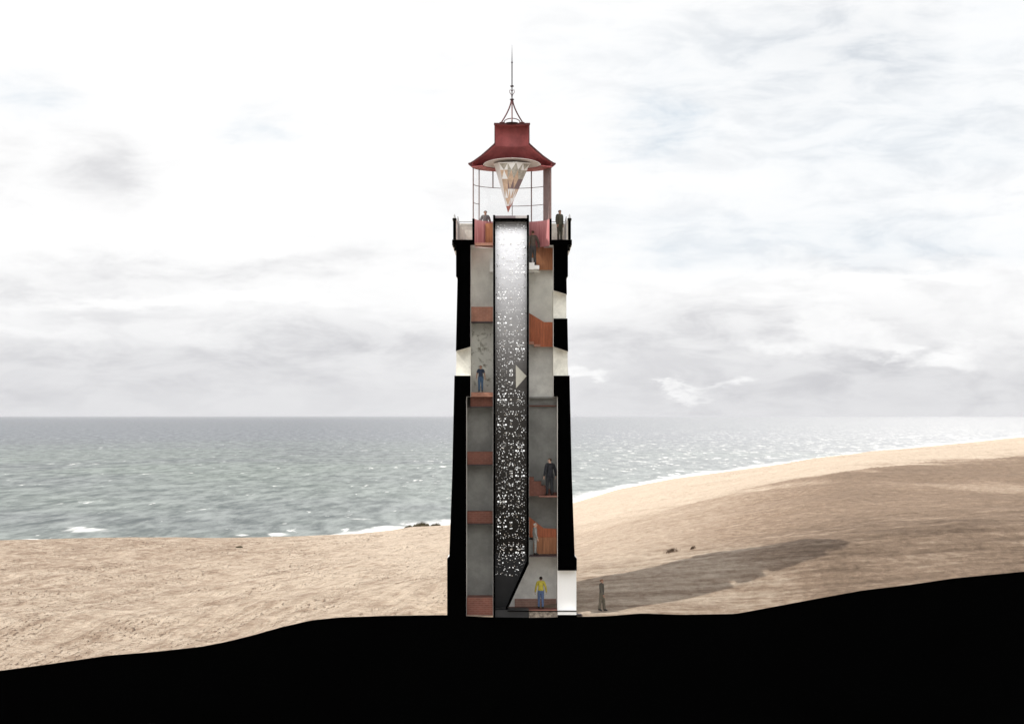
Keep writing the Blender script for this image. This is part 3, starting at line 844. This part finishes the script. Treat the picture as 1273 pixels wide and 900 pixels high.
pb = MB(); pb.box(x0 + TH, PX(657.4), 0.03, 1.5, PZ(768), PZ(758.2)); pb.build('shaft_plinth', M['shaft_dark'], SH)

# mirror slats: fading light painted as an ever darker tint downwards, each slightly tilted
TILT = lerp_line(sorted([(272, 10.0), (300, 6.0), (330, 3.0), (360, 1.0), (400, -1), (440, -3.0), (480, -5), (520, -7.0), (580, -9.0), (690, -12.0)]))
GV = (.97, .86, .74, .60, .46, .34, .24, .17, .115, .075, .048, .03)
GRADES = [mat('fading_light_mirror', (v, v, v * 1.02), 0.36, 0.5, 1.0, var=0.06, scale=3) for v in np.interp(np.arange(0, 11.01, .25), range(12), GV)]
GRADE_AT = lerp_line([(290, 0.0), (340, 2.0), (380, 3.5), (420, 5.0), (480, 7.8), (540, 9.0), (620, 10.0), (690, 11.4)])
sl_ = MB()
hgt = 0.10
zc = PZ(690) + hgt / 2
while zc < PZ(272.7):
    py = HZ - (zc - CAM_H) * 25.0
    a = R(float(TILT(py)))
    dyy = math.tan(a) * hgt / 2
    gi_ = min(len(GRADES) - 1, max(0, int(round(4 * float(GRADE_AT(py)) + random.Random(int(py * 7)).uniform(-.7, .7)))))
    V = [(x0 + TH, 0.96 - dyy, zc - hgt / 2), (x1 - TH, 0.96 - dyy, zc - hgt / 2), (x1 - TH, 0.96 + dyy, zc + hgt / 2), (x0 + TH, 0.96 + dyy, zc + hgt / 2)]
    V += [(v[0], v[1] + .03, v[2]) for v in V]
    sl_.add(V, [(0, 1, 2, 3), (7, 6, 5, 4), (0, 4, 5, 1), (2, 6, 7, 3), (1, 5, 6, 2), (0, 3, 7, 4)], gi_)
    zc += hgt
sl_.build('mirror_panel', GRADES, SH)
# faceted glints in mirrored, repeating kaleidoscope figures
rnd = random.Random(11)
fc = MB()
cell = 2.55; xm = (x0 + x1) / 2; hw = (x1 - x0) / 2 - TH - .03
base = []
for k in range(185):
    base.append((rnd.uniform(0, 1), rnd.uniform(0, cell), rnd.choice([.010, .012, .014, .017, .021, .030]) * rnd.uniform(.8, 1.05), rnd.uniform(-4, 11), rnd.uniform(0, 6), rnd.random()))


def glint(x, z, r, tilt, yaw, el_=1.0, rot=0.0):
    if PX(639) < x < PX(656.5) and PZ(485) < z < PZ(450): return
    nrm = Vector((math.sin(R(yaw)), -math.cos(R(yaw)) * math.cos(R(tilt)), math.sin(R(tilt)))).normalized()
    a = nrm.cross(Vector((0, 0, 1))).normalized(); b_ = a.cross(nrm)
    c = Vector((x, .895, z)); nn = 9
    V = [c + a * (r * el_ * math.cos(2 * math.pi * q / nn + rot)) + b_ * (r * math.sin(2 * math.pi * q / nn + rot)) for q in range(nn)]
    V2 = [v - nrm * .012 for v in V]
    fc.add(V + V2, [tuple(range(nn)), tuple(range(2 * nn - 1, nn - 1, -1))] + [(q, q + nn, (q + 1) % nn + nn, (q + 1) % nn) for q in range(nn)])


zz = PZ(718)
row = 0
while zz < PZ(276):
    for (u, v, r, ti, ya, pr_) in base:
        z = zz + (v if row % 2 == 0 else cell - v)
        if z > PZ(276) or z < PZ(719): continue
        depth = (PZ(719 - 8) - z)
        if z < PZ(700) and rnd.random() < .25: continue
        for s in (-1, 1):
            x = xm + s * u * hw
            if z < zs + .05:     # keep inside the slanting foot
                lim = xb + (x1 - xb) * (z - zb) / (zs - zb) - .16
                if x > lim: continue
            if rnd.random() < .16: continue
            glint(x + rnd.uniform(-.015, .015), z + rnd.uniform(-.02, .02), r, ti * rnd.uniform(.3, 1.2), s * ya, 1.0, rnd.random())
    # bow-tie clusters at the side, and a ring in the middle
    for xx, zz2 in ((xm - .45 if row % 2 == 0 else xm + .45, zz + cell * .98), (xm + .45 if row % 2 == 0 else xm - .45, zz + cell * .47)):
        if zz2 > PZ(290) or zz2 < PZ(700): continue
        for s in (-1, 1):
            glint(xx + s * .19, zz2, .045, 7, 0, 1.2); glint(xx + s * .09, zz2 - .02, .024, 7, 0, 1.3)
            glint(xx + s * .16, zz2 + .3, .035, 7, 0); glint(xx + s * .10, zz2 + .18, .022, 7, 0, 1.4)
    row += 1
    zz += cell
fo_ = fc.build('glint_facet', M['facet'], SH)
fo_['kind'] = 'stuff'
# triangular lookout in the shaft wall
tw = MB(); tw.prism([(PX(641.2), PZ(453)), (PX(641.4), PZ(482.5)), (PX(655), PZ(467.2))], .80, .84)
tw.build('lookout_panel', mat('lookout_plaster', (.78, .765, .66), .85, .2, var=.06, scale=5), SH)

# ------------------------------------------------------------------ prism under the roof
PR = tag(empty('prism_lens', (0, .8, PZ(204))), 'faceted inverted cone of mirrored glass hanging under the red lantern roof', 'prism')
pm = [mat('prism_white', (.92, .91, .89), .25, .5), mat('prism_beige', (.60, .43, .31), .25, .5, var=.2, scale=5), mat('prism_red', (.40, .14, .11), .25, .5, var=.15, scale=5),
      mat('prism_grey', (.45, .42, .36), .25, .5, var=.25, scale=7), mat('prism_dark', (.24, .17, .17), .25, .5), mat('prism_clear', (.86, .84, .82), .15, .6)]
pc = MB()
apex = PT(631.6, 265, .8) - PR.location
topc = PT(637, 204, .8) - PR.location
nb = 6; rad = .93
ring = [Vector((topc.x + rad * math.cos(R(a)), rad * math.sin(R(a)) * .62, topc.z)) for a in (-172, -136, -78, -18, 55, 125)]
ring[0].z -= .03
rr_ = random.Random(4)
rows = 6
MIX = [[0, 3, 0, 3], [3, 0, 1, 3], [4, 1, 1, 4], [1, 0, 1, 5], [2, 1, 0, 2], [2, 2, 2, 2]]
tcap = [ring[q] + Vector((0, 0, .03)) for q in range(nb)]
pc.add(tcap, [tuple(range(nb))], 0)
TT = [0, .14, .32, .52, .70, .86, .992]
for i in range(nb):
    A, B = ring[i], ring[(i + 1) % nb]
    p = lambda s_, t_: (A.lerp(B, s_)).lerp(apex, t_)
    for k in range(rows):
        t0, t1 = TT[k], TT[k + 1]
        cols = 2 if k < 4 else 1
        for c in range(cols):
            s0, s1 = c / cols, (c + 1) / cols
            a0, a1, b0, b1 = p(s0, t0), p(s1, t0), p(s0, t1), p(s1, t1)
            ma, mb_ = p((s0 + s1) / 2, t0), p((s0 + s1) / 2, t1)
            o = (c + i) % 4
            m1, m2 = MIX[k][o], MIX[k][(o + 1) % 4]
            if i == 0: m1 = m2 = 5 if k < 5 else 2
            if k % 2 == 0: pc.add([a0, a1, b1, mb_, b0], [(0, 3, 4)], m2), pc.add([a0, a1, b1, mb_, b0], [(1, 2, 3)], m2), pc.add([a0, a1, b1, mb_, b0], [(0, 1, 3)], m1)
            else: pc.add([a0, ma, a1, b1, b0], [(0, 1, 4)], m2), pc.add([a0, ma, a1, b1, b0], [(1, 2, 3)], m2), pc.add([a0, ma, a1, b1, b0], [(1, 3, 4)], m1)
pc.build('mirror_cone', pm, PR)
rg = MB()
rg.tube([*ring, ring[0], ring[1]], .035, 6, 0); rg.build('rim', pm[0], PR)
hg = MB(); hg.tube([(topc.x, 0, topc.z + .05), (topc.x, 0, topc.z + .32)], .05, 8); hg.build('hanger', M['rail'], PR)

# ------------------------------------------------------------------ people
def to_mesh(o):
    dg = bpy.context.evaluated_depsgraph_get()
    me = bpy.data.meshes.new_from_object(o.evaluated_get(dg))
    return me


def person(loc, h, yaw, label, skin, hair, top, low, shoe, sleeve='long', stride=0.0, swing=0.0, head_yaw=0.0, lift=(0, 0), arm_out=(0.03, 0.03), hair_len=0, jacket=False, loose=1.0, bend=0.0, foot_dz=(0, 0), group=None):
    """stands facing -y before yaw. stride: left foot forward; swing: right arm forward"""
    J = {}
    def P(n, x, y, z): J[n] = Vector((x, y, z))
    P('pelvis', 0, 0, .95); P('waist', 0, -.01, 1.08); P('chest', 0, 0, 1.28); P('upper', 0, .01, 1.41); P('neck', 0, .0, 1.49)
    P('jaw', 0, -.015, 1.555); P('skull', 0, -.005, 1.635); P('crown', 0, .008, 1.70)
    for s, n, sw in ((1, 'l', 1), (-1, 'r', -1)):
        fy = -stride * sw; dzf = foot_dz[0 if s > 0 else 1]
        P('hip' + n, s * .088, 0, .90); P('knee' + n, s * .095, fy * .55 - .02 - abs(dzf) * .5, .50 + dzf * .6)
        P('ankle' + n, s * .10, fy, .09 + dzf + (.03 if fy > 0.05 else 0)); P('heel' + n, s * .10, fy + .035, .045 + dzf + (.03 if fy > .05 else 0)); P('toe' + n, s * .115, fy - .16, .035 + dzf)
        ay = swing * sw; ao = arm_out[0 if s > 0 else 1]
        P('sho' + n, s * .165, .015, 1.425); P('elb' + n, s * (.215 + ao * .6), .03 + ay * .45, 1.14); P('wri' + n, s * (.225 + ao), -.03 + ay, .90); P('palm' + n, s * (.228 + ao), -.045 + ay * 1.12, .83)
    if bend:
        rot = Matrix.Rotation(bend, 3, 'X')
        for n in J:
            if J[n].z > .97 or n[:3] in ('wri', 'pal'): J[n] = Vector((0, 0, .95)) + rot @ (J[n] - Vector((0, 0, .95)))
    E = [('pelvis', 'waist'), ('waist', 'chest'), ('chest', 'upper'), ('upper', 'neck'), ('neck', 'jaw'), ('jaw', 'skull'), ('skull', 'crown')]
    for n in 'lr':
        E += [('pelvis', 'hip' + n), ('hip' + n, 'knee' + n), ('knee' + n, 'ankle' + n), ('ankle' + n, 'heel' + n), ('ankle' + n, 'toe' + n), ('upper', 'sho' + n), ('sho' + n, 'elb' + n), ('elb' + n, 'wri' + n), ('wri' + n, 'palm' + n)]
    RAD = dict(pelvis=(.135, .105), waist=(.125, .095), chest=(.15, .105), upper=(.115, .085), neck=(.052, .055), jaw=(.062, .078), skull=(.078, .098), crown=(.062, .075),
               hip=(.088, .095), knee=(.057, .06), ankle=(.040, .043), heel=(.036, .036), toe=(.040, .028), sho=(.062, .065), elb=(.042, .044), wri=(.028, .030), palm=(.040, .022))
    names = list(J); idx = {n: i for i, n in enumerate(names)}
    me = bpy.data.meshes.new('skeleton'); me.from_pydata([J[n] for n in names], [(idx[a], idx[b]) for a, b in E], [])
    ob = bpy.data.objects.new('person_rig', me); COL.objects.link(ob)
    ob.modifiers.new('Skin', 'SKIN').use_smooth_shade = True
    for n, sv in zip(names, me.skin_vertices[0].data):
        k = n if n in RAD else n[:-1]
        sv.radius = RAD[k]; sv.use_root = (n == 'pelvis')
    ob.modifiers.new('Sub', 'SUBSURF').levels = 2
    ob.modifiers['Sub'].render_levels = 2
    bpy.context.view_layer.update()
    bme = to_mesh(ob)
    bpy.data.objects.remove(ob)
    bm = bmesh.new(); bm.from_mesh(bme)
    # face: nose, ears, eyes turned with the head; fingers on each hand
    det = MB()
    hc = J['skull']; HR = Matrix.Rotation(head_yaw, 3, 'Z')
    def H(x, y, z): return hc + HR @ Vector((x, y, z))
    det.tube([H(0, -.088, .005), H(0, -.112, -.032), H(0, -.094, -.042)], [.008, .015, .010], 6)
    for s in (-1, 1):
        det.tube([H(s * .074, .005, .012), H(s * .090, .015, .0), H(s * .080, .012, -.03)], [.012, .018, .008], 6)
        det.tube([H(s * .030, -.090, -.004), H(s * .030, -.094, -.006)], [.011, .005], 6, 1)
    det.tube([H(-.022, -.088, -.070), H(0, -.097, -.068), H(.022, -.088, -.070)], [.005, .008, .005], 6, 2)
    for n, s in (('l', 1), ('r', -1)):
        w, pmm = J['wri' + n], J['palm' + n]; d = (pmm - w).normalized(); f = Vector((0, -1, 0))
        for q, (off, ln) in enumerate(((-.027, .072), (-.009, .082), (.009, .078), (.027, .060))):
            b0 = pmm + Vector((0, off, 0)) + d * .012
            c = Vector((-s * .012, 0, 0))
            det.tube([b0, b0 + d * ln * .45 + c * .4, b0 + d * ln * .8 + c * 1.4, b0 + d * ln * .98 + c * 2.4], [.0095, .009, .008, .006], 6)
        b0 = w + d * .025 + f * .022
        det.tube([b0, b0 + d * .035 + f * .022, b0 + d * .065 + f * .026 + Vector((-s * .008, 0, 0))], [.012, .010, .007], 6)
    tmp = bpy.data.meshes.new('t'); tmp.from_pydata(det.v, [], det.f); tmp.polygons.foreach_set('material_index', det.mi)
    bm.from_mesh(tmp)
    body = bpy.data.meshes.new('body'); bm.to_mesh(body)
    bm.free()
    for m in (skin, M_EYE, M_LIP): body.materials.append(m)
    body.polygons.foreach_set('use_smooth', [True] * len(body.polygons))
    root = bpy.data.objects.new('person', body); COL.objects.link(root)
    # region of each body face by its nearest bone
    segs = [(J[a], J[b_], a, b_) for a, b_ in E]
    def region(c):
        best, bd, bt = None, 9, 0
        for A, B, a, b_ in segs:
            t_ = max(0, min(1, (c - A).dot(B - A) / (B - A).length_squared)); q = (c - A.lerp(B, t_)).length
            if q < bd: bd, best, bt = q, (a, b_), t_
        return best, bt
    reg = {'shirt': [], 'trousers': [], 'shoes': [], 'hair': []}
    nb_ = len(bme.polygons)
    hem = .84 if jacket else .97
    for p in bme.polygons:
        c = Vector(p.center); (a, b_), bt = region(c)
        if b_[:4] in ('heel',) or b_[:3] == 'toe' or (b_[:5] == 'ankle' and bt > .93): reg['shoes'].append(p.index); continue
        if a == 'pelvis' or a[:3] == 'hip' or a[:4] == 'knee':
            if c.z > hem and a[:4] != 'knee': reg['shirt'].append(p.index)
            else: reg['trousers'].append(p.index)
            continue
        if a in ('waist', 'chest') or (a == 'upper' and b_[:3] == 'sho') or (a == 'upper' and bt < .75): reg['shirt'].append(p.index); continue
        if a[:3] == 'sho' and (sleeve != 'none') and (sleeve == 'long' or bt < .62): reg['shirt'].append(p.index); continue
        if a[:3] == 'elb' and sleeve == 'long' and bt < .97: reg['shirt'].append(p.index); continue
        if a in ('jaw', 'skull', 'neck') :
            q = HR.inverted() @ (c - hc)
            if q.z > .042 - .02 * (q.y > -.05) or (q.y > .02 and q.z > -.05 - hair_len): reg['hair'].append(p.index)
    thick = {'shirt': .014 if not jacket else .022, 'trousers': .016, 'shoes': .012, 'hair': .014}
    for nm, m in (('trousers', low), ('shirt' if not jacket else 'jacket', top), ('shoes', shoe), ('hair', hair)):
        key = 'shirt' if nm == 'jacket' else nm
        fs = reg[key]
        if not fs: continue
        vs = sorted({v for f_ in fs for v in bme.polygons[f_].vertices}); vi = {v: i for i, v in enumerate(vs)}
        th = thick[key] * (loose if key in ('shirt', 'trousers') else 1.0)
        outv = []
        for v in vs:
            vv = bme.vertices[v]; cc = vv.co + vv.normal * th
            if key == 'shirt' or key == 'trousers': cc += Vector((mnoise.noise(vv.co * 14), mnoise.noise(vv.co * 14 + Vector((5, 0, 0))), 0)) * .008
            outv.append(cc)
        cm = bpy.data.meshes.new(nm)
        cm.from_pydata(outv, [], [[vi[v] for v in bme.polygons[f_].vertices] for f_ in fs])
        cm.materials.append(m); cm.polygons.foreach_set('use_smooth', [True] * len(cm.polygons))
        co_ = bpy.data.objects.new(nm, cm); COL.objects.link(co_); co_.parent = root
        md = co_.modifiers.new('thick', 'SOLIDIFY'); md.thickness = th * .9; md.offset = -1
    root.location = loc; root.rotation_euler = (0, 0, yaw)
    k = h / 1.775; root.scale = (k, k, k)
    tag(root, label, 'person', group)
    return root


M_EYE = mat('eye', (.03, .025, .02), .3); M_LIP = mat('lip', (.35, .14, .11), .5)
SK1 = mat('skin_fair', (.50, .33, .25), .55, .3, var=.06, scale=9); SK2 = mat('skin_tan', (.34, .20, .14), .55, .3, var=.06, scale=9)
def cloth(n, c, v=.18): return mat(n, c, .9, .15, var=v, scale=7, bump=.004, bscale=40)
HB = cloth('hair_black', (.018, .014, .012)); HBR = cloth('hair_brown', (.06, .036, .022)); HG = cloth('hair_grey', (.48, .46, .42)); HRED = cloth('hair_auburn', (.16, .07, .035))
SHB = mat('shoe_black', (.02, .018, .016), .5)
suit = cloth('charcoal_suit', (.026, .027, .032)); suit_l = cloth('charcoal_trousers', (.030, .032, .036))
grey_top = cloth('olive_grey_jacket', (.105, .095, .078)); grey_low = cloth('slate_trousers', (.070, .070, .070))
gal_top = cloth('dark_olive_jacket', (.070, .067, .050)); gal_low = cloth('dark_olive_trousers', (.060, .060, .046))
blue_top = cloth('navy_tee', (.030, .040, .066)); jean = cloth('blue_jeans', (.055, .095, .16)); jean2 = cloth('washed_jeans', (.085, .125, .22))
yel = cloth('mustard_shirt', (.42, .36, .055)); lan = cloth('grey_sweater', (.10, .10, .10))
pale = cloth('pale_grey_suit', (.27, .27, .255)); walk_t = cloth('grey_work_shirt', (.075, .068, .055)); walk_l = cloth('stone_trousers', (.12, .105, .08))

person((PX(748, .6), .6, ground_z(PX(748, .6), .6) + .01), 1.66, R(78), 'auburn-haired person in grey shirt walking on the sand outside the tower door', SK2, HRED, walk_t, walk_l, SHB, stride=.13, swing=.10, loose=2.2, arm_out=(.05, .05))
person((PX(672.3, .9), .9, PZ(758.7) + .003), 1.68, R(182), 'person in mustard yellow shirt and blue jeans standing on the ground floor', SK2, HB, yel, jean2, SHB, stride=.05, arm_out=(.07, .07), hair_len=.02)
person((PX(665.2, .9), .9, PZ(691.4) + .003), 1.66, R(100), 'grey-haired person in pale clothes beside the lowest orange stair board', SK1, HG, pale, pale, SHB, stride=.04, swing=.05)
person((PX(683.5, .7), .7, PZ(616.6) + .003), 1.93, R(205), 'person in dark charcoal suit by red steps, looking back over the shoulder', SK1, HBR, suit, suit_l, SHB, stride=.07, arm_out=(.05, .10), head_yaw=R(62), jacket=True)
person((PX(597.6, 1.0), 1.0, PZ(487.5) + .003), 1.40, R(-4), 'person in navy tee and blue jeans on the left landing by grimy plaster', SK2, HBR, blue_top, jean, SHB, sleeve='short', arm_out=(.05, .05))
person((PX(662.3, .9), .9, PZ(329.3) + .005), 1.84, R(205), 'person in olive grey jacket climbing the white steps below the lantern', SK2, HBR, grey_top, grey_low, SHB, stride=.06, arm_out=(.05, .13), head_yaw=R(25))
person((PX(695.8, .9), .9, PZ(298.2) + .003), 1.62, R(35), 'person in dark olive clothes standing on the gallery right of the lantern', SK2, HB, gal_top, gal_low, SHB, arm_out=(-.03, -.03), jacket=True)
person((PX(603.4, 2.35), 2.35, PZ(298.2) + .003), 1.74, R(10), 'person behind the pink lantern wall, only head and shoulders showing', SK2, HB, lan, suit_l, SHB, arm_out=(.08, .08))

# ------------------------------------------------------------------ marram grass and scrub on the dunes
GR = mat('marram_grass', (.115, .10, .062), .9, .1, var=.35, scale=3)
GR2 = mat('dry_scrub', (.15, .105, .075), .9, .1, var=.35, scale=3)


def tuft(px, py, wpx, hpx, label, m=GR, seed=0, group=None, name='grass_tuft', nb=260):
    c = ground_at(px, py); d = c.y + CAM_D
    w = wpx / FPX * d / 2; hh = hpx / FPX * d
    r = random.Random(seed); mb = MB()
    for k in range(nb):
        a = r.uniform(0, 2 * math.pi); q = math.sqrt(r.random()) if name == 'grass_tuft' else min(1.0, abs(r.gauss(0, .28)))
        x, y = w * q * math.cos(a), w * .6 * q * math.sin(a)
        gz_ = ground_z(c.x + x, c.y + y) - c.z if nb else 0
        lh = hh * (1.0 - .6 * q * q) * r.uniform(.5, 1.1); lean = r.uniform(.1, .6); la = r.uniform(-1.2, 1.2)
        tip = Vector((x + lh * lean * math.cos(la), y + lh * lean * math.sin(la), gz_ + lh))
        mid = Vector((x, y, gz_)).lerp(tip, .5) + Vector((0, 0, lh * .12))
        t_ = .010 + hh * .012
        p = Vector((t_, t_ * .4, 0))
        b0 = Vector((x, y, gz_ - .05))
        mb.add([b0 - p, b0 + p, mid + p * .8, tip, mid - p * .8], [(0, 1, 2, 4), (4, 2, 3)])
    # the sand hummock it holds
    hv = []; n1, n2 = 18, 5
    o = mb.build(name, m); o.location = c
    tag(o, label, 'grass', group)


tuft(507, 655.0, 11, 5, 'small grass tuft, leftmost of three on the dune edge left of the tower', seed=1, group='grass tufts on the dune edge', nb=240)
tuft(523, 654.2, 21, 8, 'largest and tallest grass tuft on the dune edge left of the tower', seed=2, group='grass tufts on the dune edge', nb=420)
tuft(541, 654.2, 13, 6, 'low grass tuft on the dune edge nearest the tower wall', seed=3, group='grass tufts on the dune edge', nb=260)
tuft(297, 679.5, 9, 3.2, 'lone dark grass tuft on open sand below the left shoreline', seed=4, nb=160)
tuft(834, 688, 30, 5, 'wide sparse patch of dried scrub on the sand right of the tower', GR2, 6, 'scrub patches right of the tower', 'scrub_patch', 110)
tuft(861, 685, 13, 4, 'small dark scrub patch just right of the wide one', GR2, 7, 'scrub patches right of the tower', 'scrub_patch', 50)
